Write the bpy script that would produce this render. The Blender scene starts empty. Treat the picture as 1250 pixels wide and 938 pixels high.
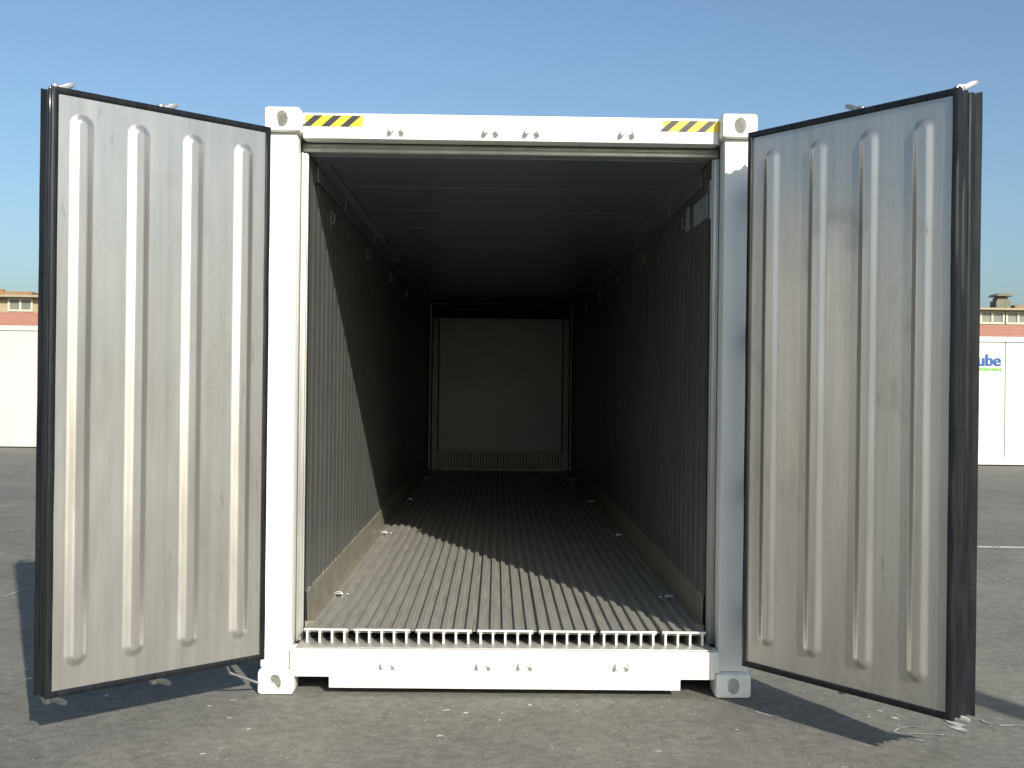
import bpy, bmesh, math, random
from mathutils import Vector, Matrix, noise
random.seed(7)
C = bpy.context.scene
COL = C.collection
R = math.radians

# ------------------------------------------------------------------ camera, sky, sun, exposure
cam_d = bpy.data.cameras.new('camera')
cam = bpy.data.objects.new('camera', cam_d); COL.objects.link(cam)
cam_d.sensor_width = 36; cam_d.lens = 36 * 1400 / 1250
cam_d.clip_end = 3000; cam_d.clip_start = 0.05
YAW, PITCH, ROLL = R(0.78), R(0.0), R(0.70)
cam.matrix_world = (Matrix.Translation((-0.06, -5.65, 1.543)) @ Matrix.Rotation(-YAW, 4, 'Z')
                    @ Matrix.Rotation(R(90) + PITCH, 4, 'X') @ Matrix.Rotation(ROLL, 4, 'Z'))
C.camera = cam

SUN = Vector((0.435, -1.0, 0.575)).normalized()          # towards the sun
w = bpy.data.worlds.new('World'); C.world = w; w.use_nodes = True
nt = w.node_tree; nt.nodes.clear()
sky = nt.nodes.new('ShaderNodeTexSky'); sky.sky_type = 'NISHITA'; sky.sun_disc = False
sky.sun_elevation = math.asin(SUN.z); sky.sun_rotation = math.atan2(SUN.x, SUN.y)
sky.air_density = 1.0; sky.dust_density = 2.4; sky.ozone_density = 1.2; sky.altitude = 0
bg = nt.nodes.new('ShaderNodeBackground'); bg.inputs['Strength'].default_value = 0.096
out = nt.nodes.new('ShaderNodeOutputWorld')
tint = nt.nodes.new('ShaderNodeMix'); tint.data_type = 'RGBA'; tint.blend_type = 'MULTIPLY'; tint.inputs[0].default_value = 1
tint.inputs[7].default_value = (0.80, 0.93, 1.02, 1)
nt.links.new(sky.outputs[0], tint.inputs[6]); nt.links.new(tint.outputs[2], bg.inputs[0]); nt.links.new(bg.outputs[0], out.inputs[0])
sd = bpy.data.lights.new('sun', 'SUN'); sd.energy = 4.2; sd.angle = R(0.53); sd.color = (1.0, 0.93, 0.82)
so = bpy.data.objects.new('sun', sd); COL.objects.link(so)
so.rotation_euler = (-SUN).to_track_quat('-Z', 'Y').to_euler(); so.location = SUN * 30
C.view_settings.view_transform = 'Standard'; C.view_settings.look = 'None'
C.view_settings.exposure = 0.55; C.view_settings.gamma = 1
C.cycles.max_bounces = 16; C.cycles.diffuse_bounces = 12; C.cycles.glossy_bounces = 6

# ------------------------------------------------------------------ materials
def mat(name, col, rough=0.5, metal=0.0, spec=0.5):
    m = bpy.data.materials.new(name); m.use_nodes = True
    b = m.node_tree.nodes['Principled BSDF']
    b.inputs['Base Color'].default_value = (*col, 1)
    b.inputs['Roughness'].default_value = rough; b.inputs['Metallic'].default_value = metal
    b.inputs['Specular IOR Level'].default_value = spec
    m['b'] = 0
    return m
def N(m, t, **kw):
    n = m.node_tree.nodes.new(t)
    for k, v in kw.items(): setattr(n, k, v)
    return n
def L(m, a, b): m.node_tree.links.new(a, b)
def pos(m, scale=(1, 1, 1), obj=False):
    mp = N(m, 'ShaderNodeMapping'); mp.inputs['Scale'].default_value = scale
    if obj:
        tc = N(m, 'ShaderNodeTexCoord'); L(m, tc.outputs['Object'], mp.inputs[0])
    else:
        g = N(m, 'ShaderNodeNewGeometry'); L(m, g.outputs['Position'], mp.inputs[0])
    return mp.outputs[0]
def noise_n(m, vec, scale, detail=4, rough=0.55, dist=0):
    n = N(m, 'ShaderNodeTexNoise'); n.inputs['Scale'].default_value = scale
    n.inputs['Detail'].default_value = detail; n.inputs['Roughness'].default_value = rough
    n.inputs['Distortion'].default_value = dist
    L(m, vec, n.inputs['Vector']); return n.outputs['Fac']
def ramp(m, fac, stops):
    r = N(m, 'ShaderNodeValToRGB'); e = r.color_ramp.elements
    while len(e) < len(stops): e.new(0.5)
    for i, (p, c) in enumerate(stops):
        e[i].position = p; e[i].color = (*c, 1) if len(c) == 3 else c
    L(m, fac, r.inputs[0]); return r.outputs[0]
def g3(v): return (v, v, v)
def mix(m, a, b, fac, mode='MIX'):
    n = N(m, 'ShaderNodeMix', data_type='RGBA', blend_type=mode)
    for s, v in ((6, a), (7, b)):
        if isinstance(v, tuple): n.inputs[s].default_value = (*v, 1)
        else: L(m, v, n.inputs[s])
    if isinstance(fac, (int, float)): n.inputs[0].default_value = fac
    else: L(m, fac, n.inputs[0])
    return n.outputs[2]
def P(m): return m.node_tree.nodes['Principled BSDF']
def bump(m, h, strength, dist=0.01):
    b = N(m, 'ShaderNodeBump'); b.inputs['Strength'].default_value = strength; b.inputs['Distance'].default_value = dist
    L(m, h, b.inputs['Height']); L(m, b.outputs[0], P(m).inputs['Normal'])

def worn(name, a, b, rough=(0.3, 0.5), metal=0.0, scale=(1, 1, 1), s=3.0, bmp=0.0, spec=0.5, obj=False, lo=0.35, hi=0.65):
    m = mat(name, a, rough[0], metal, spec)
    v = pos(m, scale, obj)
    f = noise_n(m, v, s, 6, 0.6)
    L(m, ramp(m, f, [(lo, a), (hi, b)]), P(m).inputs['Base Color'])
    f2 = noise_n(m, v, s * 2.3, 5, 0.6)
    L(m, ramp(m, f2, [(0.3, g3(rough[0])), (0.7, g3(rough[1]))]), P(m).inputs['Roughness'])
    if bmp: bump(m, f2, bmp, 0.004)
    return m

WHITE = worn('white_paint', (0.82, 0.82, 0.79), (0.77, 0.77, 0.73), (0.32, 0.5), 0, (1, 1, 0.5), 4)
def door_sheet():
    m = worn('stainless_door', (0.505, 0.49, 0.463), (0.575, 0.56, 0.53), (0.26, 0.38), 0.80, (4, 4, 0.6), 1.6)
    v = pos(m)
    base = P(m).inputs['Base Color'].links[0].from_socket; rg = P(m).inputs['Roughness'].links[0].from_socket
    smudge = noise_n(m, pos(m, (1, 1, 0.55)), 3.4, 6, 0.68, 0.8)
    sm = ramp(m, smudge, [(0.55, g3(0)), (0.72, g3(0.55))])
    c = mix(m, base, (0.34, 0.33, 0.30), sm)
    scuff = noise_n(m, pos(m, (16, 16, 2.2)), 2.6, 4, 0.7, 0.4)
    gate = noise_n(m, v, 1.7, 2, 0.5)
    sc = mix(m, (0, 0, 0), ramp(m, scuff, [(0.62, g3(0)), (0.70, g3(0.6))]), ramp(m, gate, [(0.50, g3(0)), (0.60, g3(1))]))
    c = mix(m, c, (0.17, 0.17, 0.16), sc)
    drip = noise_n(m, pos(m, (38, 38, 0.5)), 1.0, 3, 0.6)
    c = mix(m, c, ramp(m, drip, [(0.35, g3(0.93)), (0.65, g3(1.05))]), 0.8, 'MULTIPLY')
    L(m, c, P(m).inputs['Base Color'])
    ad = N(m, 'ShaderNodeMath', operation='MULTIPLY_ADD'); L(m, sm, ad.inputs[0]); ad.inputs[1].default_value = 0.22; L(m, rg, ad.inputs[2])
    L(m, ad.outputs[0], P(m).inputs['Roughness'])
    return m
STEEL = door_sheet()
YARDW = worn('dusty_white_paint', (0.51, 0.515, 0.49), (0.475, 0.48, 0.455), (0.4, 0.55), 0, (1, 1, 0.4), 1.5)
JAMB = worn('stainless_frame', (0.46, 0.46, 0.43), (0.36, 0.36, 0.34), (0.32, 0.5), 0.5, (3, 3, 0.6), 3)
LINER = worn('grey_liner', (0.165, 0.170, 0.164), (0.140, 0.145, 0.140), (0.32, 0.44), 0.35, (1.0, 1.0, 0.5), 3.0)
CEIL = worn('ceiling_liner', (0.235, 0.275, 0.31), (0.22, 0.26, 0.295), (0.22, 0.24), 0.35, (1, 1, 1), 0.7)  # bluish tint puts the lens-glare veil into the ceiling colour
COVE = worn('cove_liner', (0.22, 0.235, 0.24), (0.19, 0.205, 0.21), (0.35, 0.45), 0.3, (1, 1, 1), 2.0)
KICK = worn('kick_plate_alloy', (0.33, 0.31, 0.26), (0.25, 0.23, 0.185), (0.4, 0.6), 0.4, (1, 1, 1), 5)
ALU = worn('floor_alloy', (0.47, 0.465, 0.43), (0.385, 0.38, 0.35), (0.35, 0.55), 0.45, (9, 1.6, 9), 3, 0.05)
DIRTY = worn('dirty_groove_alloy', (0.36, 0.35, 0.305), (0.25, 0.242, 0.21), (0.45, 0.65), 0.25, (9, 0.8, 9), 3, 0.1)
ALUEND = worn('cut_alloy', (0.72, 0.73, 0.72), (0.6, 0.6, 0.6), (0.35, 0.5), 0.3, (1, 1, 1), 14)
RUBBER = worn('black_rubber', (0.006, 0.0075, 0.010), (0.016, 0.018, 0.020), (0.22, 0.34), 0, (6, 6, 0.8), 5, 0.06, spec=0.3)
ZINC = worn('zinc_steel', (0.42, 0.43, 0.44), (0.30, 0.31, 0.32), (0.3, 0.5), 0.7, (1, 1, 1), 20)
DARK = mat('dark_void', (0.012, 0.012, 0.012), 0.8)
YELLOW = mat('yellow_sticker', (0.86, 0.58, 0.03), 0.4)
BLACK = mat('black_sticker', (0.02, 0.02, 0.022), 0.45)
BLUE = mat('blue_sticker', (0.002, 0.075, 0.28), 0.6)
GREEN = mat('green_sticker', (0.13, 0.40, 0.012), 0.6)
LABEL = worn('pale_label', (0.34, 0.38, 0.40), (0.22, 0.25, 0.27), (0.4, 0.5), 0, (1, 1, 1), 9)
POSTM = worn('bulkhead_post_sheet', (0.21, 0.20, 0.195), (0.17, 0.165, 0.16), (0.4, 0.5), 0.3, (1, 1, 1), 3)
OLIVE = mat('olive_plate', (0.10, 0.10, 0.065), 0.6)

def brick():
    m = mat('red_brick', (0.4, 0.15, 0.1), 0.85)
    b = N(m, 'ShaderNodeTexBrick'); b.inputs['Scale'].default_value = 1
    b.inputs['Color1'].default_value = (0.33, 0.13, 0.09, 1); b.inputs['Color2'].default_value = (0.28, 0.105, 0.075, 1)
    b.inputs['Mortar'].default_value = (0.38, 0.27, 0.22, 1)
    b.inputs['Brick Width'].default_value = 0.25; b.inputs['Row Height'].default_value = 0.075; b.inputs['Mortar Size'].default_value = 0.008
    mp = N(m, 'ShaderNodeMapping'); mp.inputs['Rotation'].default_value = (R(90), 0, 0)
    g = N(m, 'ShaderNodeNewGeometry'); L(m, g.outputs['Position'], mp.inputs[0]); L(m, mp.outputs[0], b.inputs['Vector'])
    L(m, b.outputs['Color'], P(m).inputs['Base Color']); return m
BRICK = brick()
TAN = worn('tan_render', (0.36, 0.31, 0.19), (0.28, 0.25, 0.17), (0.7, 0.9), 0, (0.4, 1, 1), 2)
RUST = worn('rusty_metal', (0.27, 0.17, 0.09), (0.20, 0.12, 0.06), (0.7, 0.9), 0, (1, 1, 1), 3)
FRAMEW = worn('cream_frame', (0.55, 0.53, 0.42), (0.46, 0.44, 0.36), (0.5, 0.7), 0, (1, 1, 1), 3)
GLASS = worn('dusty_glass', (0.20, 0.20, 0.17), (0.14, 0.15, 0.13), (0.25, 0.4), 0, (0.6, 1, 1), 1.5)

def asphalt():
    m = mat('asphalt', (0.15, 0.145, 0.135), 0.9, 0, 0.3)
    v = pos(m)
    big = noise_n(m, v, 0.55, 5, 0.6, 0.6); mid = noise_n(m, v, 3.2, 6, 0.65); fine = noise_n(m, v, 75, 5, 0.75); grit = noise_n(m, v, 220, 2, 0.7)
    c = ramp(m, big, [(0.3, (0.142, 0.139, 0.123)), (0.5, (0.166, 0.162, 0.142)), (0.72, (0.196, 0.190, 0.165))])
    c = mix(m, c, ramp(m, mid, [(0.3, g3(0.82)), (0.7, g3(1.16))]), 0.8, 'MULTIPLY')
    med = noise_n(m, v, 17, 5, 0.7)
    c = mix(m, c, ramp(m, med, [(0.32, g3(0.72)), (0.68, g3(1.26))]), 0.9, 'MULTIPLY')
    c = mix(m, c, ramp(m, fine, [(0.32, g3(0.70)), (0.68, g3(1.28))]), 0.9, 'MULTIPLY')
    c = mix(m, c, ramp(m, grit, [(0.3, g3(0.6)), (0.7, g3(1.4))]), 0.7, 'MULTIPLY')
    # dark oily patches
    oil = noise_n(m, pos(m, (1, 1.6, 1)), 1.25, 3, 0.5, 0.4)
    c = mix(m, c, (0.085, 0.078, 0.066), ramp(m, oil, [(0.63, g3(0)), (0.76, g3(0.5))]))
    sp3 = noise_n(m, pos(m, (1, 1.3, 1)), 4.6, 3, 0.55, 0.5)
    c = mix(m, c, (0.10, 0.083, 0.062), ramp(m, sp3, [(0.66, g3(0)), (0.74, g3(0.6))]))
    rs = noise_n(m, pos(m, (0.8, 1.5, 1)), 2.9, 4, 0.6, 0.3)
    c = mix(m, c, (0.27, 0.20, 0.13), ramp(m, rs, [(0.66, g3(0)), (0.78, g3(0.45))]))
    # pale specks of spilled paint and grit
    vo = N(m, 'ShaderNodeTexVoronoi'); vo.inputs['Scale'].default_value = 5.0; vo.inputs['Randomness'].default_value = 1
    wv = N(m, 'ShaderNodeTexNoise'); wv.inputs['Scale'].default_value = 9; wv.inputs['Detail'].default_value = 3
    L(m, v, wv.inputs['Vector'])
    ad = N(m, 'ShaderNodeVectorMath', operation='MULTIPLY_ADD'); L(m, wv.outputs['Color'], ad.inputs[0])
    ad.inputs[1].default_value = (0.16, 0.16, 0.16); L(m, v, ad.inputs[2]); L(m, ad.outputs[0], vo.inputs['Vector'])
    sp = ramp(m, vo.outputs['Distance'], [(0.05, g3(1)), (0.085, g3(0))])
    gate = noise_n(m, v, 1.9, 2, 0.5)
    gt = ramp(m, gate, [(0.40, g3(0)), (0.50, g3(0.9))])
    spk = mix(m, (0, 0, 0), sp, gt)
    c = mix(m, c, (0.60, 0.60, 0.56), spk)
    vo2 = N(m, 'ShaderNodeTexVoronoi'); vo2.inputs['Scale'].default_value = 26; L(m, v, vo2.inputs['Vector'])
    sp2 = ramp(m, vo2.outputs['Distance'], [(0.07, g3(0.7)), (0.15, g3(0))])
    gt2 = ramp(m, noise_n(m, v, 7.0, 2, 0.5), [(0.46, g3(0)), (0.56, g3(1))])
    c = mix(m, c, (0.52, 0.52, 0.48), mix(m, (0, 0, 0), sp2, gt2))
    # long cracks and scrapes
    vc = N(m, 'ShaderNodeTexVoronoi', feature='DISTANCE_TO_EDGE'); vc.inputs['Scale'].default_value = 0.33
    wv2 = N(m, 'ShaderNodeVectorMath', operation='MULTIPLY_ADD'); L(m, wv.outputs['Color'], wv2.inputs[0])
    wv2.inputs[1].default_value = (0.25, 0.25, 0); L(m, v, wv2.inputs[2]); L(m, wv2.outputs[0], vc.inputs['Vector'])
    c = mix(m, c, (0.055, 0.053, 0.05), ramp(m, vc.outputs['Distance'], [(0.0, g3(0.28)), (0.004, g3(0))]))
    L(m, c, P(m).inputs['Base Color'])
    bump(m, mix(m, ramp(m, fine, [(0, g3(0)), (1, g3(1))]), ramp(m, grit, [(0, g3(0)), (1, g3(1))]), 0.5), 0.5, 0.006)
    return m
ASPHALT = asphalt()
def line_paint():
    m = mat('worn_line_paint', (0.6, 0.6, 0.57), 0.8)
    f = noise_n(m, pos(m), 14, 5, 0.7)
    L(m, ramp(m, f, [(0.36, (0.17, 0.165, 0.155)), (0.52, (0.62, 0.62, 0.59))]), P(m).inputs['Base Color'])
    return m
LINE = line_paint()
SPILL = worn('spilled_paint', (0.17, 0.165, 0.15), (0.46, 0.455, 0.43), (0.8, 0.9), 0, (1, 1, 1), 16, lo=0.36, hi=0.6)

# ------------------------------------------------------------------ mesh helpers
class MB:
    def __init__(s): s.bm = bmesh.new()
    def box(s, a, b, bev=0.0, mi=0, M=None):
        x0, y0, z0 = [min(p, q) for p, q in zip(a, b)]; x1, y1, z1 = [max(p, q) for p, q in zip(a, b)]
        t = bmesh.new(); bmesh.ops.create_cube(t, size=1)
        for v in t.verts: v.co = Vector(((v.co.x + .5) * (x1 - x0) + x0, (v.co.y + .5) * (y1 - y0) + y0, (v.co.z + .5) * (z1 - z0) + z0))
        if bev: bmesh.ops.bevel(t, geom=t.edges[:], offset=bev, segments=2, profile=0.5, affect='EDGES')
        s._add(t, mi, M); return s
    def _add(s, t, mi=0, M=None):
        if M is not None: bmesh.ops.transform(t, matrix=M, verts=t.verts)
        for f in t.faces: f.material_index = mi
        me = bpy.data.meshes.new('t'); t.to_mesh(me); t.free(); s.bm.from_mesh(me); bpy.data.meshes.remove(me)
    def prism(s, pts, a, b, f, bev=0.0, mi=0, M=None):
        """closed outline pts extruded from a to b; f(p, q, h) -> xyz"""
        t = bmesh.new()
        va = [t.verts.new(f(p[0], p[1], a)) for p in pts]; vb = [t.verts.new(f(p[0], p[1], b)) for p in pts]
        n = len(pts)
        t.faces.new(va); t.faces.new(vb[::-1])
        for i in range(n): t.faces.new((va[i], va[(i + 1) % n], vb[(i + 1) % n], vb[i]))
        bmesh.ops.recalc_face_normals(t, faces=t.faces[:])
        if bev: bmesh.ops.bevel(t, geom=t.edges[:], offset=bev, segments=2, profile=0.5, affect='EDGES')
        s._add(t, mi, M); return s
    def tube(s, pts, r, seg=10, mi=0, M=None, cap=True):
        t = bmesh.new(); pts = [Vector(p) for p in pts]; rings = []
        for i, p in enumerate(pts):
            d = (pts[min(i + 1, len(pts) - 1)] - pts[max(i - 1, 0)]).normalized()
            u = d.orthogonal().normalized() if i == 0 else (rings_u - d * rings_u.dot(d)).normalized()
            rings_u = u; v = d.cross(u)
            rings.append([t.verts.new(p + (u * math.cos(6.28318 * k / seg) + v * math.sin(6.28318 * k / seg)) * r) for k in range(seg)])
        for a, b in zip(rings, rings[1:]):
            for k in range(seg): t.faces.new((a[k], a[(k + 1) % seg], b[(k + 1) % seg], b[k]))
        if cap: t.faces.new(rings[0][::-1]); t.faces.new(rings[-1])
        bmesh.ops.recalc_face_normals(t, faces=t.faces[:])
        s._add(t, mi, M); return s
    def build(s, name, m, parent=None, smooth=None, M=None):
        if M is not None: bmesh.ops.transform(s.bm, matrix=M, verts=s.bm.verts)
        me = bpy.data.meshes.new(name); s.bm.to_mesh(me); s.bm.free()
        for x in (m if isinstance(m, list) else [m]): me.materials.append(x)
        if smooth is not None:
            me.polygons.foreach_set('use_smooth', [True] * len(me.polygons))
            me.set_sharp_from_angle(angle=R(smooth))
        o = bpy.data.objects.new(name, me); COL.objects.link(o)
        if parent: o.parent = parent
        return o
def thing(name, label, cat, loc=(0, 0, 0), rz=0, group=None):
    o = bpy.data.objects.new(name, None); COL.objects.link(o); o.location = loc; o.rotation_euler = (0, 0, rz)
    o.empty_display_size = 0.3
    o['label'] = label; o['category'] = cat
    if group: o['group'] = group
    return o

# ------------------------------------------------------------------ ground
def gz(x, y):
    t = min(max((y - 7) / 9, 0), 1); t = t * t * (3 - 2 * t)
    return -t * (0.125 + 0.025 * min(max(x / 8, -1), 1))
m = MB()
xs = [-900, -300, -100, -50] + [-30 + i * 1.5 for i in range(41)] + [50, 100, 300, 900]
ys = [-300, -100, -40] + [-20 + i * 1.5 for i in range(41)] + [60, 100, 200, 500, 1200]
gv = [[m.bm.verts.new((x, y, gz(x, y))) for x in xs] for y in ys]
for j in range(len(ys) - 1):
    for i in range(len(xs) - 1): m.bm.faces.new((gv[j][i], gv[j][i + 1], gv[j + 1][i + 1], gv[j + 1][i]))
ground = m.build('ground', ASPHALT, smooth=60); ground['kind'] = 'structure'

# painted line on the yard and paint dribbles
def strip(m, pts, wd, z=0.004):
    prev = None
    for i, p in enumerate(pts):
        a = Vector(pts[max(i - 1, 0)]); b = Vector(pts[min(i + 1, len(pts) - 1)]); d = (b - a).normalized(); n = Vector((-d.y, d.x))
        ww = wd * (0.75 + 0.5 * noise.noise(Vector((p[0] * 7, p[1] * 7, 0)))) * 0.5
        q = [m.bm.verts.new((p[0] + n.x * k * ww, p[1] + n.y * k * ww, gz(p[0], p[1]) + z)) for k in (-1, 1)]
        if prev: m.bm.faces.new((prev[0], q[0], q[1], prev[1]))
        prev = q
m = MB()
strip(m, [(3.9 + i * 0.35, 5.52 + 0.01 * math.sin(i)) for i in range(40)], 0.10)
o = m.build('painted_line', LINE); o['kind'] = 'structure'
m = MB()
def gpt(px, py):
    d = 1400 * 1.543 / (py - (468 + (px - 606) * 0.0119)); return ((px - 606) * d / 1400 - 0.06, d - 5.65)
def spl(pp, wd): strip(m, [gpt(*p) for p in pp], wd)
spl([(1098, 895), (1105, 891), (1118, 889.5), (1135, 890)], 0.014)
spl([(1098, 895), (1104, 897.5), (1120, 898), (1140, 898.5), (1160, 899.5)], 0.016)
spl([(1116, 903), (1126, 905), (1136, 907)], 0.03)
spl([(1206, 881), (1210, 884), (1220, 886)], 0.016); spl([(1229, 888), (1245, 888), (1262, 888.5)], 0.018)
spl([(1162, 880), (1172, 885), (1184, 889)], 0.05); spl([(1170, 889), (1182, 893), (1192, 896)], 0.05)
spl([(928, 870), (945, 875), (962, 877)], 0.012)
spl([(12, 727), (28, 721), (46, 717)], 0.03)
o = m.build('paint_dribbles', SPILL); o['kind'] = 'structure'

# ------------------------------------------------------------------ the open container
HX, HZ, LEN = 1.219, 2.896, 12.192
box_c = thing('shipping_container', 'open white refrigerated container, empty, its two doors swung wide, hazard stickers on its header', 'shipping container')
def casting(x, y, z, sx, sy, sz, parent):
    """corner fitting whose outer corner is (x,y,z); s* point inwards; oval holes in the end, side and outer flat face"""
    w_, l_, h_ = 0.178, 0.162, 0.122
    o = MB().box((x, y, z), (x + sx * w_, y + sy * l_, z + sz * h_), 0.018).build('corner_casting', WHITE, None)
    cut = MB(); n = 28
    ov = [(math.cos(6.28318 * k / n) * 0.030, math.sin(6.28318 * k / n) * 0.041) for k in range(n)]
    cut.prism(ov, y - sy * 0.02, y + sy * 0.10, lambda p, q, h: (x + sx * 0.089 + p, h, z + sz * 0.062 + q))
    cut.prism(ov, x - sx * 0.02, x + sx * 0.10, lambda p, q, h: (h, y + sy * 0.089 + p, z + sz * 0.0622 + q))
    c = cut.build('hole_cutter', WHITE)
    md = o.modifiers.new('holes', 'BOOLEAN'); md.operation = 'DIFFERENCE'; md.object = c; md.solver = 'EXACT'; md.use_self = True
    dg = bpy.context.evaluated_depsgraph_get(); me = bpy.data.meshes.new_from_object(o.evaluated_get(dg))
    o.modifiers.clear(); o.data = me; bpy.data.objects.remove(c); o.parent = parent
    me.polygons.foreach_set('use_smooth', [True] * len(me.polygons)); me.set_sharp_from_angle(angle=R(35))
    return o
for sx in (-1, 1):
    for zz in (0, 1):
        casting(sx * HX, 0, HZ * zz, -sx, 1, 1 - 2 * zz, box_c)
        casting(sx * HX, LEN, HZ * zz, -sx, -1, 1 - 2 * zz, box_c)
# corner posts (front ones stand 4 mm back from the castings)
for sx in (-1, 1):
    MB().box((sx * 1.062, 0.040, 0.1235), (sx * 1.213, 0.17, HZ - 0.1235), 0.010).build('corner_post', WHITE, box_c, 40)
    MB().box((sx * 1.068, LEN - 0.006, 0.1235), (sx * 1.213, LEN - 0.16, HZ - 0.1235), 0.006).build('corner_post', WHITE, box_c, 40)
# header and sill
MB().box((-1.0395, 0.085, 2.757), (1.0395, 0.19, 2.885), 0.006).build('header', WHITE, box_c, 40)
sill_pts = [(-1.0395, 0.090), (-0.868, 0.090), (-0.868, 0.036), (0.868, 0.036), (0.868, 0.090), (1.0395, 0.090), (1.0395, 0.1235), (1.0605, 0.1235), (1.0605, 0.226), (-1.0605, 0.226), (-1.0605, 0.1235), (-1.0395, 0.1235)]
MB().prism(sill_pts, 0.008, 0.13, lambda p, q, h: (p, h, q), 0.005).build('sill', WHITE, box_c, 40)
# post feet between casting and sill level are part of the posts; lintel trim under the header
m = MB()
m.box((-1.060, 0.205, 2.735), (1.060, 0.262, 2.756), 0.003)
m.box((-1.060, 0.192, 2.7095), (1.060, 0.262, 2.733), 0.004)
m.build('door_lintel', JAMB, box_c, 40)
for sx in (-1, 1):
    m = MB()
    m.box((sx * 1.034, 0.185, 0.228), (sx * 1.0835, 0.262, 2.703), 0.004)
    m.box((sx * 1.0515, 0.1715, 0.228), (sx * 1.0605, 0.1845, 2.703), 0.002)
    m.tube([(sx * 1.032, 0.20, 0.237), (sx * 1.032, 0.20, 2.70)], 0.005, 8)
    m.build('door_jamb', JAMB, box_c, 40)
MB().box((-1.032, 0.02, 0.2275), (1.032, 0.262, 0.2355), 0.002).build('drain_gutter', ALU, box_c, 40)
# shell
for sx in (-1, 1):
    m = MB(); m.box((sx * 1.125, 0.171, 0.125), (sx * 1.205, LEN - 0.161, HZ - 0.125))
    for i in range(10): m.box((sx * 1.2052, 0.6 + i * 1.15, 0.3), (sx * 1.209, 0.62 + i * 1.15, HZ - 0.3))
    m.build('side_wall', WHITE, box_c)
    m = MB(); m.box((sx * 1.11, 0.163, 0.02), (sx * 1.215, LEN - 0.163, 0.1245), 0.004); m.build('bottom_rail', WHITE, box_c)
    m = MB(); m.box((sx * 1.11, 0.191, HZ - 0.1245), (sx * 1.215, LEN - 0.163, HZ - 0.02), 0.004); m.build('top_rail', WHITE, box_c)
MB().box((-1.124, 0.1915, 2.775), (1.124, LEN - 0.01, 2.862)).build('roof', WHITE, box_c)
MB().box((-1.124, 0.171, 0.10), (1.124, LEN - 0.01, 0.2265)).build('underframe', DARK, box_c)
MB().box((-1.067, 11.0, 0.2275), (1.067, LEN - 0.02, 2.774)).build('machinery_wall', WHITE, box_c)

# ---- interior
ZF, ZC, YB = 0.307, 2.700, 10.75
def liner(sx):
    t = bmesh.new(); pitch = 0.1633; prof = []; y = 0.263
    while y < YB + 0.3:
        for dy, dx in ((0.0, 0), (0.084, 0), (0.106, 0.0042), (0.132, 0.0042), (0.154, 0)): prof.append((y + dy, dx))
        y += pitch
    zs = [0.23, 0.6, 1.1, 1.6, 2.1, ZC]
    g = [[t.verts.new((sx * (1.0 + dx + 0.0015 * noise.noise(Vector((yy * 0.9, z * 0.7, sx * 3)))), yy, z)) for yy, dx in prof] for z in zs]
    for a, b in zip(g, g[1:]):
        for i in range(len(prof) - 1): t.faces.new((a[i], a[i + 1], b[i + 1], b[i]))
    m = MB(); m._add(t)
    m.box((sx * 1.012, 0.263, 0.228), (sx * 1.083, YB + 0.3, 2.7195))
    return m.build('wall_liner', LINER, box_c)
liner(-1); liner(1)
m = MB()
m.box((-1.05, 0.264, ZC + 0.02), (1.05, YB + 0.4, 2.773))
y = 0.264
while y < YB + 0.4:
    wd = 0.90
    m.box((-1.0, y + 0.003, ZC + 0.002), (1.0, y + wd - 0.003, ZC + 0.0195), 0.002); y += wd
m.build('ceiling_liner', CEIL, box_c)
for sx in (-1, 1):
    m = MB()
    m.box((sx * 0.999, 0.48, 2.612), (sx * 0.992, YB, 2.699), 0.002); m.box((sx * 0.935, 0.48, 2.6935), (sx * 0.9915, YB, 2.701), 0.002)
    m.tube([(sx * 0.990, 0.48, 2.610), (sx * 0.990, YB, 2.610)], 0.0045, 8)
    m.tube([(sx * 0.934, 0.48, 2.6935), (sx * 0.934, YB, 2.6935)], 0.0045, 8)
    for i in range(6):
        yy = 1.55 + i * 1.72
        m.box((sx * 0.992, yy, 2.606), (sx * 0.984, yy + 0.04, 2.690), 0.002); m.box((sx * 0.926, yy, 2.686), (sx * 0.9835, yy + 0.04, 2.6934), 0.002)
    m.build('ceiling_rail', COVE, box_c)
    # kick plate with scalloped upper edge
    t = bmesh.new(); prev = None; y = 0.266; i = 0
    while y < YB:
        z = 0.462 + (0.006 if i % 4 < 2 else -0.004)
        q = [t.verts.new((sx * 0.990, y, ZF + 0.004)), t.verts.new((sx * 0.994, y, z - 0.006)), t.verts.new((sx * 1.004, y, z))]
        if prev:
            for a in range(2): t.faces.new((prev[a], q[a], q[a + 1], prev[a + 1]))
        prev = q; y += 0.0306; i += 1
    m = MB(); m._add(t); m.box((sx * 0.955, 0.266, ZF - 0.07), (sx * 1.0, YB, ZF + 0.003))
    m.build('kick_plate', KICK, box_c)
# T-bar floor
m = MB(); NB = 33; pit = 0.0619; x0 = -pit * (NB - 1) / 2
for i in range(NB):
    x = x0 + i * pit
    m.box((x - 0.0035, 0.11, 0.232), (x + 0.0035, YB, ZF - 0.0215))
    m.box((x - 0.0135, 0.112, ZF - 0.0225), (x + 0.0135, YB, ZF), 0.002)
    m.box((x - 0.010, 0.113, 0.2365), (x + 0.010, YB, 0.240))
m.box((-1.0, 0.1, 0.2275), (1.0, YB, 0.2345))
st = 0
for cnt in (4, 5, 5, 5, 5, 5, 4):
    xa = x0 + st * pit - 0.019; xb = x0 + (st + cnt - 1) * pit + 0.019; st += cnt
    m.box((xa, 0.1125, ZF - 0.0185), (xb, YB, ZF - 0.0145), 0, 1)
    if st < NB: m.box((xb + 0.0005, 0.17, ZF - 0.0220), (xb + pit - 0.0385, YB, ZF - 0.0180), 0, 1)
m.build('floor_grating', [ALU, DIRTY], box_c)
start = 0
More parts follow.
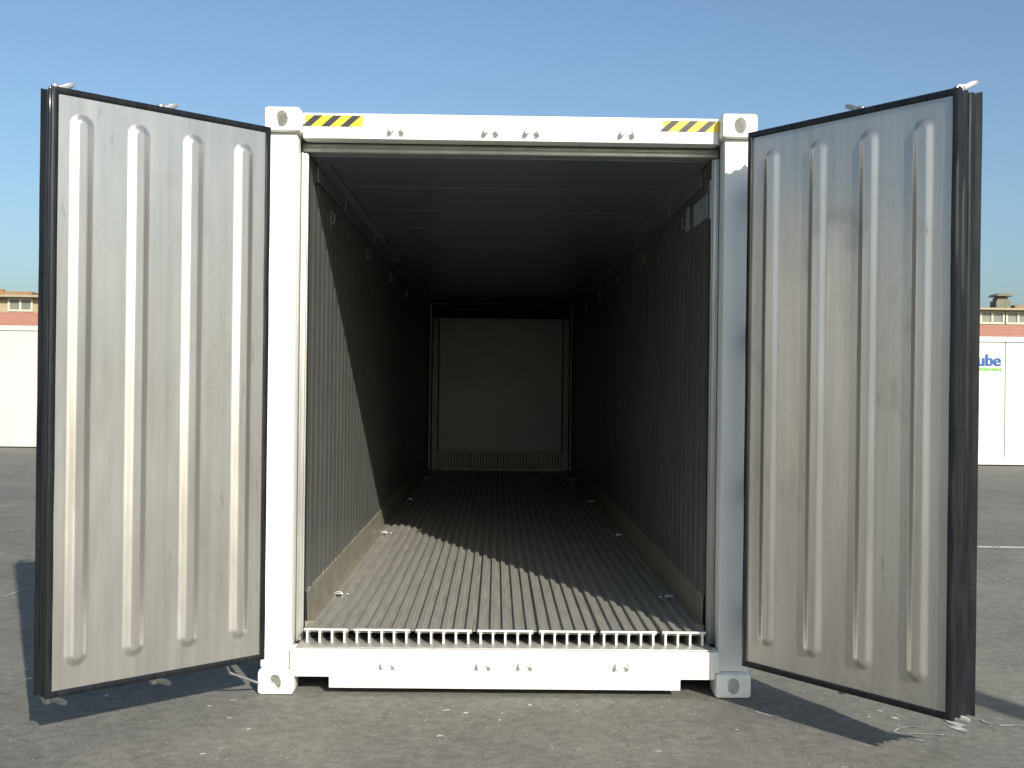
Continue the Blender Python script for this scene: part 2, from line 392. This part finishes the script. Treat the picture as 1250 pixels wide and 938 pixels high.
for cnt in (4, 5, 5, 5, 5, 5, 4):
    m = MB(); xa = x0 + start * pit; xb = x0 + (start + cnt - 1) * pit
    m.box((xa - 0.017, 0.094, ZF - 0.008), (xb + 0.017, 0.111, ZF + 0.002), 0.002)
    for i in range(cnt): m.box((xa + i * pit - 0.0055, 0.094, 0.2375), (xa + i * pit + 0.0055, 0.1095, ZF - 0.0085), 0.0012)
    m.build('floor_end_comb', ALUEND, box_c); start += cnt
# far bulkhead
MB().box((-1.0, YB + 0.10, 0.24), (1.0, YB + 0.2, 2.683)).build('rear_wall', DARK, box_c)
m = MB(); m.box((-0.855, YB - 0.01, 0.575), (0.855, YB + 0.09, 2.455), 0.004); m.box((-0.855, YB - 0.03, 1.52), (0.855, YB - 0.012, 1.535))
m.box((-0.855, YB - 0.03, 2.44), (0.855, YB + 0.05, 2.475), 0.003)
m.build('bulkhead', worn('bulkhead_sheet', (0.19, 0.20, 0.205), (0.18, 0.19, 0.195), (0.42, 0.44), 0.3, (1, 1, 1), 2), box_c)
for sx in (-1, 1):
    m = MB(); m.box((sx * 0.865, YB - 0.05, 0.60), (sx * 0.945, YB + 0.06, 2.47), 0.005); m.box((sx * 0.865, YB - 0.05, 0.31), (sx * 0.945, YB + 0.06, 0.595), 0.003)
    m.build('bulkhead_post', POSTM, box_c)
m = MB(); m.box((-0.862, YB - 0.02, 0.30), (0.862, YB + 0.02, 0.33), 0.003); m.box((-0.862, YB - 0.02, 0.55), (0.862, YB + 0.02, 0.572), 0.003)
for i in range(44): m.box((-0.86 + i * 0.04, YB - 0.012, 0.332), (-0.86 + i * 0.04 + 0.026, YB + 0.015, 0.548))
m.build('air_grille', KICK, box_c)
# tie-down hooks on the walls and lashing clips at the floor edge
for sx in (-1, 1):
    for i in range(5):
        yy = 0.98 + i * 1.83
        m = MB(); m.box((sx * 0.998, yy - 0.018, 2.44), (sx * 0.992, yy + 0.018, 2.53), 0.002)
        m.tube([(sx * 0.992, yy, 2.515), (sx * 0.979, yy, 2.51), (sx * 0.976, yy, 2.485), (sx * 0.979, yy, 2.46), (sx * 0.992, yy, 2.455)], 0.005, 8)
        m.build('tie_hook', POSTM, box_c, 40)
    for i in range(4):
        yy = 1.03 + i * 2.72
        m = MB(); m.box((sx * 0.962, yy - 0.02, ZF + 0.004), (sx * 0.905, yy + 0.02, ZF + 0.014), 0.002)
        m.box((sx * 0.895, yy - 0.012, ZF + 0.001), (sx * 0.875, yy + 0.012, ZF + 0.010), 0.002)
        m.tube([(sx * 0.955, yy, ZF + 0.013), (sx * 0.935, yy, ZF + 0.018), (sx * 0.915, yy, ZF + 0.013)], 0.004, 8)
        m.build('lashing_clip', ZINC, box_c, 40)
m = MB(); m.box((0.992, 0.29, 2.42), (0.9965, 0.70, 2.545)); m.build('wall_sticker', LABEL, box_c)
m = MB(); m.box((0.992, 0.84, 2.43), (0.9965, 0.95, 2.56)); m.build('wall_sticker', LABEL, box_c)
m = MB(); m.box((0.992, 0.20, 2.40), (0.9965, 0.24, 2.60)); m.build('wall_sticker', LABEL, box_c)

for o in list(box_c.children):
    if o.name.split('.')[0] in ('wall_liner', 'ceiling_liner', 'ceiling_rail', 'kick_plate', 'bulkhead', 'bulkhead_post', 'air_grille', 'tie_hook', 'lashing_clip', 'wall_sticker'):
        for v in o.data.vertices: v.co.x *= 1.03
# stickers on the header
def hazard(xa, xb, za, zb):
    m = MB(); y0, y1 = 0.0825, 0.0848
    m.box((xa, y0, za), (xb, y1, zb)); H = zb - za; Wd = xb - xa
    for k in range(3):
        c = xa + Wd * (0.13 + 0.33 * k); hw = Wd * 0.075
        m.prism([(c - hw - 0.03, za), (c + hw - 0.03, za), (c + hw + 0.03, zb), (c - hw + 0.03, zb)], 0.0805, 0.0823, lambda p, q, h: (p, h, q), mi=1)
    m.build('hazard_sticker', [YELLOW, BLACK], box_c)
hazard(-1.030, -0.742, 2.818, 2.872); hazard(0.757, 1.038, 2.818, 2.872)
# cam keepers
for zc, sgn in ((2.800, 1), (0.155, -1)):
    for xc in (-0.572, -0.101, 0.104, 0.580):
        m = MB(); yb = 0.084 if sgn > 0 else 0.007; m.box((xc - 0.044, yb - 0.0015, zc - 0.021), (xc + 0.044, yb, zc + 0.021))
        for dx, hh in ((-0.030, 0.018), (0.030, 0.018)):
            m.prism([(yb, -hh), (yb, hh), (yb - 0.03, hh * 0.75), (yb - 0.04, 0), (yb - 0.03, -hh * 0.75)], xc + dx - 0.006, xc + dx + 0.006, lambda p, q, h: (h, p, zc + q), 0.002)
            m.tube([(xc + dx * 0.4, yb - 0.018, zc + 0.002), (xc + dx * 1.35, yb - 0.018, zc - 0.004)], 0.006, 8)
        m.build('cam_keeper', WHITE, box_c, 40)

# ---- doors
def door(H, F, sgn, beads):
    W, T = (0.994, 0.102) if sgn < 0 else (1.046, 0.158); ZB, ZT = 0.247, 2.722
    u = Vector((F[0] - H[0], F[1] - H[1], 0)).normalized()
    v = Vector((-u.y, u.x, 0)) * (-1 if sgn < 0 else 1)
    if sgn < 0: v = Vector((u.y, -u.x, 0))
    else: v = Vector((-u.y, u.x, 0))
    M = Matrix(((u.x, v.x, 0, H[0]), (u.y, v.y, 0, H[1]), (0, 0, 1, 0), (0, 0, 0, 1)))   # local: u, v(outwards), z
    if sgn < 0: pass
    def B(mb, name, mt, parent, smooth=None):
        bmesh.ops.transform(mb.bm, matrix=M, verts=mb.bm.verts)
        bmesh.ops.recalc_face_normals(mb.bm, faces=mb.bm.faces[:])
        return mb.build(name, mt, parent, smooth)
    m = MB(); m.box((0.002, 0.02, ZB + 0.002), (W - 0.002, T, ZT - 0.002)); m.box((-0.02, T - 0.002, ZB - 0.02), (W + 0.015, T + 0.02, ZT + 0.02), 0.004)
    d = B(m, 'door', WHITE, box_c, 40)
    # inner panel: pressed sheet with four raised beads
    t = bmesh.new()
    nu = 200; us = [W * i / nu for i in range(nu + 1)]
    zA, zB = 0.345, 2.645
    zs = [ZB + (zA + 0.06 - ZB) * i / 34 for i in range(34)] + [zA + 0.06 + (zB - zA - 0.12) * i / 60 for i in range(60)] + [zB - 0.06 + (ZT - zB + 0.06) * i / 30 for i in range(31)]
    def hgt(a, z):
        h = 0.0012 * noise.noise(Vector((a * 2.2, z * 1.3, sgn * 5.0))) + 0.0003 * noise.noise(Vector((a * 6, z * 2.5, sgn * 9.0)))
        e = min(a, W - a, z - ZB, ZT - z); h *= min(e / 0.08, 1)
        for c in beads:
            if abs(a - c) < 0.07:
                zz = min(max(z, zA + 0.045), zB - 0.045)
                r = math.hypot(a - c, z - zz)
                k = min(max((0.049 - r) / 0.030, 0), 1); k = k * k * (3 - 2 * k) * 0.2 + k * 0.8
                h += 0.0165 * k
        return h
    g = [[t.verts.new((a, -hgt(a, z), z)) for a in us] for z in zs]
    for a, b in zip(g, g[1:]):
        for i in range(nu): t.faces.new((a[i], a[i + 1], b[i + 1], b[i]))
    m = MB(); m._add(t)
    o = B(m, 'inner_panel', STEEL, d); o.data.polygons.foreach_set('use_smooth', [True] * len(o.data.polygons))
    # orientation towards the opening
    fm = o.data; 
    if fm.polygons[0].normal.dot(-v) < 0: fm.flip_normals()
    # rubber gasket swept round the edge
    prof = [(-0.004, -0.003), (0.000, -0.007), (0.014, -0.008), (0.024, -0.003), (0.026, 0.006), (0.024, 0.015), (0.015, 0.019), (0.0145, 0.030), (0.021, 0.034),
            (0.022, 0.046), (0.0155, 0.050), (0.0145, 0.062), (0.020, 0.066), (0.021, 0.078), (0.0165, 0.083), (0.018, 0.090), (0.026, 0.101), (0.030, 0.110), (0.026, 0.1115), (0.020, 0.106), (0.003, 0.104), (0.001, 0.0)]
    prof = [(p, q * T / 0.112) for p, q in prof]
    t = bmesh.new(); rings = []
    for (eu, ez, su, sz) in ((W, ZB, 1, -1), (W, ZT, 1, 1), (0, ZT, -1, 1), (0, ZB, -1, -1)):
        rings.append([t.verts.new((eu + su * gq, vq, ez + sz * gq)) for gq, vq in prof])
    n = len(prof)
    # long sides are divided so the rubber can waver a little
    def bridge(A, Bq, div):
        prev = A
        for s in range(1, div + 1):
            f = s / div
            if s < div:
                cur = [t.verts.new(a.co.lerp(b.co, f) + Vector((0.0018 * noise.noise(Vector((f * 9, k * 0.3, sgn * 2))), 0.002 * noise.noise(Vector((f * 7, k * 0.3, 4 + sgn))), 0))) for k, (a, b) in enumerate(zip(A, Bq))]
            else: cur = Bq
            for k in range(n): t.faces.new((prev[k], prev[(k + 1) % n], cur[(k + 1) % n], cur[k]))
            prev = cur
    bridge(rings[0], rings[1], 24); bridge(rings[1], rings[2], 10); bridge(rings[2], rings[3], 24); bridge(rings[3], rings[0], 10)
    m = MB(); m._add(t); B(m, 'gasket', RUBBER, d, 45)
    # lock rods on the outer face, cams above and below
    for uc in (0.462, 0.945):
        m = MB(); m.tube([(uc, T + 0.045, 0.17), (uc, T + 0.045, 2.79)], 0.017, 12)
        for z in (0.45, 1.05, 1.75, 2.4): m.box((uc - 0.045, T + 0.0205, z - 0.03), (uc + 0.045, T + 0.065, z + 0.03), 0.006)
        B(m, 'lock_rod', ZINC, d, 40)
        for z, s2 in (((2.770, 1), (0.185, -1)) if sgn < 0 else ((2.796, 1), (0.19, -1))):
            m = MB(); dq = Vector((-1, -0.1, 0)) if (sgn < 0 or uc < 0.7) else Vector((0.45, 0.9, 0))
            dq.normalize(); dn = Vector((-dq.y, dq.x, 0)); c0 = Vector((uc, T + 0.045, z))
            pts = [(-0.024, -0.012), (0.012, -0.013), (0.034, 0.000), (0.076, 0.020), (0.082, 0.034), (0.068, 0.040), (0.040, 0.030), (0.022, 0.020), (-0.012, 0.018), (-0.026, 0.006)]
            m.prism(pts, -0.013, 0.013, lambda p, q, h: tuple(c0 + dq * p + dn * h + Vector((0, 0, q * s2))), 0.004)
            m.tube([(uc, T + 0.045, z - 0.02), (uc, T + 0.045, z + 0.012)], 0.021, 12)
            B(m, 'locking_cam', ZINC, d, 40)
    m = MB(); m.tube([(0.945, T + 0.07, 1.15), (0.80, T + 0.085, 1.14), (0.56, T + 0.085, 1.12), (0.46, T + 0.07, 1.12)], 0.012, 8); B(m, 'door_handle', ZINC, d, 40)
    # hinges: blade from the post's outer side to the outer skin
    hc = Vector((H[0], H[1], 0)) + v * (T + 0.01)
    for z in (0.42, 1.05, 1.80, 2.50):
        m = MB(); px, py = sgn * 1.232, 0.03
        m.tube([(px, py, z - 0.07), (px, py, z + 0.07)], 0.012, 10)
        e = hc + v * 0.017 + u * 0.12
        a = Vector((px, py, 0)); q = e
        nn = Vector((-(q - a).y, (q - a).x, 0)).normalized() * 0.006
        bm = m.bm
        vs = [bm.verts.new((p.x, p.y, zz)) for zz in (z - 0.05, z + 0.05) for p in (a - nn, a + nn, q + nn, q - nn)]
        for f in ((0, 1, 2, 3), (7, 6, 5, 4), (0, 4, 5, 1), (1, 5, 6, 2), (2, 6, 7, 3), (3, 7, 4, 0)): bm.faces.new([vs[i] for i in f])
        m.build('hinge', ZINC, d)
    return d, M
dl, ML = door((-1.163, -0.21), (-1.888, -0.90), -1, (0.118, 0.376, 0.636, 0.890))
dl['label'] = 'left hand door, its sheet steel lining lit by the sun'
dr, MR = door((1.135, -0.25), (1.745, -1.08), 1, (0.122, 0.385, 0.650, 0.912))
dr['label'] = 'right hand door, its lining only grazed by the sun'
MB().box((0.90, 0.160, 1.665), (1.02, 0.245, 1.785), 0.018).build('handle_retainer', OLIVE, dr, 40, M=MR)
m = MB()
m.tube([ML @ Vector((0.13, 0.10, 0.22)), ML @ Vector((0.10, 0.10, 0.16)), (-1.205, 0.02, 0.05)], 0.006, 8)
m.build('hold_back_hook', ZINC, dl, 40)

# ------------------------------------------------------------------ containers across the yard
def yard_container(loc, rz, label):
    t = thing('shipping_container', label, 'shipping container', loc, rz, 'white containers across the yard')
    Lh = 6.096; Hh = 2.896
    for sx in (-1, 1):
        for y_ in (0, 2.438):
            for z_ in (0, 1):
                sy = 1 if y_ == 0 else -1
                MB().box((sx * Lh, y_, z_ * Hh), (sx * (Lh - 0.178), y_ + sy * 0.162, z_ * (Hh - 0.118) + (1 - z_) * 0.118), 0.006).build('corner_casting', YARDW, t)
            MB().box((sx * (Lh - 0.004), y_ + (0.004 if y_ == 0 else -0.004), 0.1185), (sx * (Lh - 0.15), y_ + (0.14 if y_ == 0 else -0.14), Hh - 0.1185), 0.004).build('corner_post', YARDW, t)
    for y_ in (0, 2.438):
        sy = 1 if y_ == 0 else -1
        MB().box((-Lh + 0.179, y_ + sy * 0.006, 0.03), (Lh - 0.179, y_ + sy * 0.10, 0.19), 0.006).build('bottom_rail', YARDW, t)
        MB().box((-Lh + 0.179, y_ + sy * 0.010, Hh - 0.13), (Lh - 0.179, y_ + sy * 0.10, Hh - 0.012), 0.006).build('top_rail', YARDW, t)
        m = MB(); n = 10; pw = (2 * Lh - 0.31) / n
        for i in range(n):
            a = -Lh + 0.155 + i * pw
            m.box((a + 0.012, y_ + sy * 0.040, 0.192), (a + pw - 0.012, y_ + sy * 0.08, Hh - 0.132), 0.004)
        m.box((-Lh + 0.155, y_ + sy * 0.060, 0.192), (Lh - 0.155, y_ + sy * 0.079, Hh - 0.132))
        m.build('side_wall', YARDW, t)
    for sx in (-1, 1): MB().box((sx * (Lh - 0.02), 0.141, 0.10), (sx * (Lh - 0.06), 2.297, Hh - 0.10)).build('end_wall', YARDW, t)
    MB().box((-Lh + 0.16, 0.101, Hh - 0.06), (Lh - 0.16, 2.337, Hh - 0.02)).build('roof', YARDW, t)
    return t
yl = yard_container((-8.35, 21.55, -0.105), R(0.6), 'long white container across the yard, left of the open container, below the brick building')
yr = yard_container((8.9, 19.75, -0.155), R(-0.5), 'long white container across the yard on the right with blue and green lettering')
def text_mesh(body, size, mt, name, parent, loc, off):
    cu = bpy.data.curves.new(name, 'FONT'); cu.body = body; cu.size = size; cu.offset = off; cu.extrude = 0.002
    ob = bpy.data.objects.new(name, cu); COL.objects.link(ob)
    dg = bpy.context.evaluated_depsgraph_get(); me = bpy.data.meshes.new_from_object(ob.evaluated_get(dg))
    bpy.data.objects.remove(ob)
    b2 = bmesh.new()
    for k in (-1, 0, 1):
        n0 = len(b2.verts); b2.from_mesh(me); b2.verts.ensure_lookup_table()
        for v in b2.verts[n0:]: v.co += Vector((k * 0.011, k * 0.002, k * 0.0007))
    b2.to_mesh(me); b2.free(); me.materials.clear(); me.materials.append(mt)
    o = bpy.data.objects.new(name, me); COL.objects.link(o); o.parent = parent
    o.rotation_euler = (R(90), 0, 0); o.location = loc; return o
lx = 10.73 - 8.9 - 0.06
text_mesh('ube', 0.365, BLUE, 'lettering', yr, (lx - 0.03, 0.034, 2.235), 0.004)
m = MB(); x = lx - 0.10
for i in range(11):
    wl = 0.034 + 0.012 * ((i * 7) % 3); m.box((x, 0.034, 2.125), (x + wl, 0.037, 2.18)); x += wl + 0.014
m.build('lettering', GREEN, yr)

# ------------------------------------------------------------------ brick works building behind
b = thing('brick_building', 'long low red brick building with cream framed windows behind the white containers', 'building', (0, 54.5, -0.12))
MB().box((-60, 0, -0.2), (60, 14, 5.10)).build('wall', BRICK, b)
MB().box((-60, 0.25, 5.102), (60, 13.7, 5.86)).build('window_wall', TAN, b)
rf = MB().box((-60.3, -0.3, 5.862), (60.3, 14.2, 5.98), 0.02).build('roof', TAN, b)
for sx in (-1, 1):
    for k in range(10):
        xw = 27.5 - k * 1.38 if sx > 0 else -25.0 + (k - 1) * 1.72
        fr = MB(); ww, z0, z1 = 1.30, 5.14, 5.83
        fr.box((xw - ww / 2, 0.14, z0), (xw + ww / 2, 0.24, z0 + 0.10)); fr.box((xw - ww / 2, 0.14, z1 - 0.07), (xw + ww / 2, 0.24, z1))
        for q in (-ww / 2 + 0.05, 0, ww / 2 - 0.05): fr.box((xw + q - 0.05, 0.142, z0 + 0.102), (xw + q + 0.05, 0.24, z1 - 0.072))
        f = fr.build('window', FRAMEW, b)
        MB().box((xw - ww / 2 + 0.06, 0.20, z0 + 0.06), (xw + ww / 2 - 0.06, 0.248, z1 - 0.03)).build('pane', GLASS, f)
m = MB(); m.box((-27.5, 0.6, 5.985), (-24.6, 2.2, 6.22), 0.03); m.box((-26.4, 0.9, 6.222), (-26.2, 1.1, 6.36)); m.build('roof_duct', RUST, b)
m = MB(); m.box((27.5, 0.6, 5.985), (30.4, 2.0, 6.20), 0.03); m.build('roof_duct', RUST, b)
m = MB()
m.box((26.52, 0.6, 5.985), (27.30, 1.4, 6.42), 0.02); m.box((26.62, 0.7, 6.42), (27.20, 1.3, 6.60), 0.01)
m.prism([(-0.48, 6.66), (0.48, 6.66), (0.30, 6.80), (-0.30, 6.80)], 0.45, 1.55, lambda p, q, h: (26.91 + p, h, q))
for dx in (-0.24, 0.24): m.box((26.91 + dx - 0.03, 0.9, 6.55), (26.91 + dx + 0.03, 1.1, 6.68))
m.build('roof_vent', worn('vent_metal', (0.17, 0.16, 0.11), (0.11, 0.105, 0.08), (0.6, 0.8), 0, (1, 1, 1), 3), b)

# ------------------------------------------------------------------ unseen lamp post, added to cast the shadow strip on the right
lp = thing('added_lamp_post', 'tall grey lamp post, unseen beyond the right edge, added to cast the narrow shadow there', 'lamp post', (5.02, -6.05, 0))
GALV = worn('galvanised_steel', (0.42, 0.43, 0.43), (0.34, 0.35, 0.35), (0.4, 0.55), 0.5, (1, 1, 1), 6)
m = MB(); m.tube([(0, 0, 0.02), (0, 0, 3.0), (0, 0, 7.2)], 0.105, 20); m.build('pole', GALV, lp, 40)
MB().box((-0.2, -0.2, 0.0), (0.2, 0.2, 0.03), 0.006).build('base_plate', GALV, lp)
m = MB(); m.tube([(0, 0, 7.1), (0.1, 0, 7.4), (0.6, 0, 7.55), (1.1, 0, 7.6)], 0.04, 12); m.build('arm', GALV, lp, 40)
MB().prism([(1.0, 7.56), (1.65, 7.60), (1.68, 7.66), (1.4, 7.74), (1.0, 7.68)], -0.14, 0.14, lambda p, q, h: (p, h, q), 0.02).build('lamp_head', GALV, lp, 40)
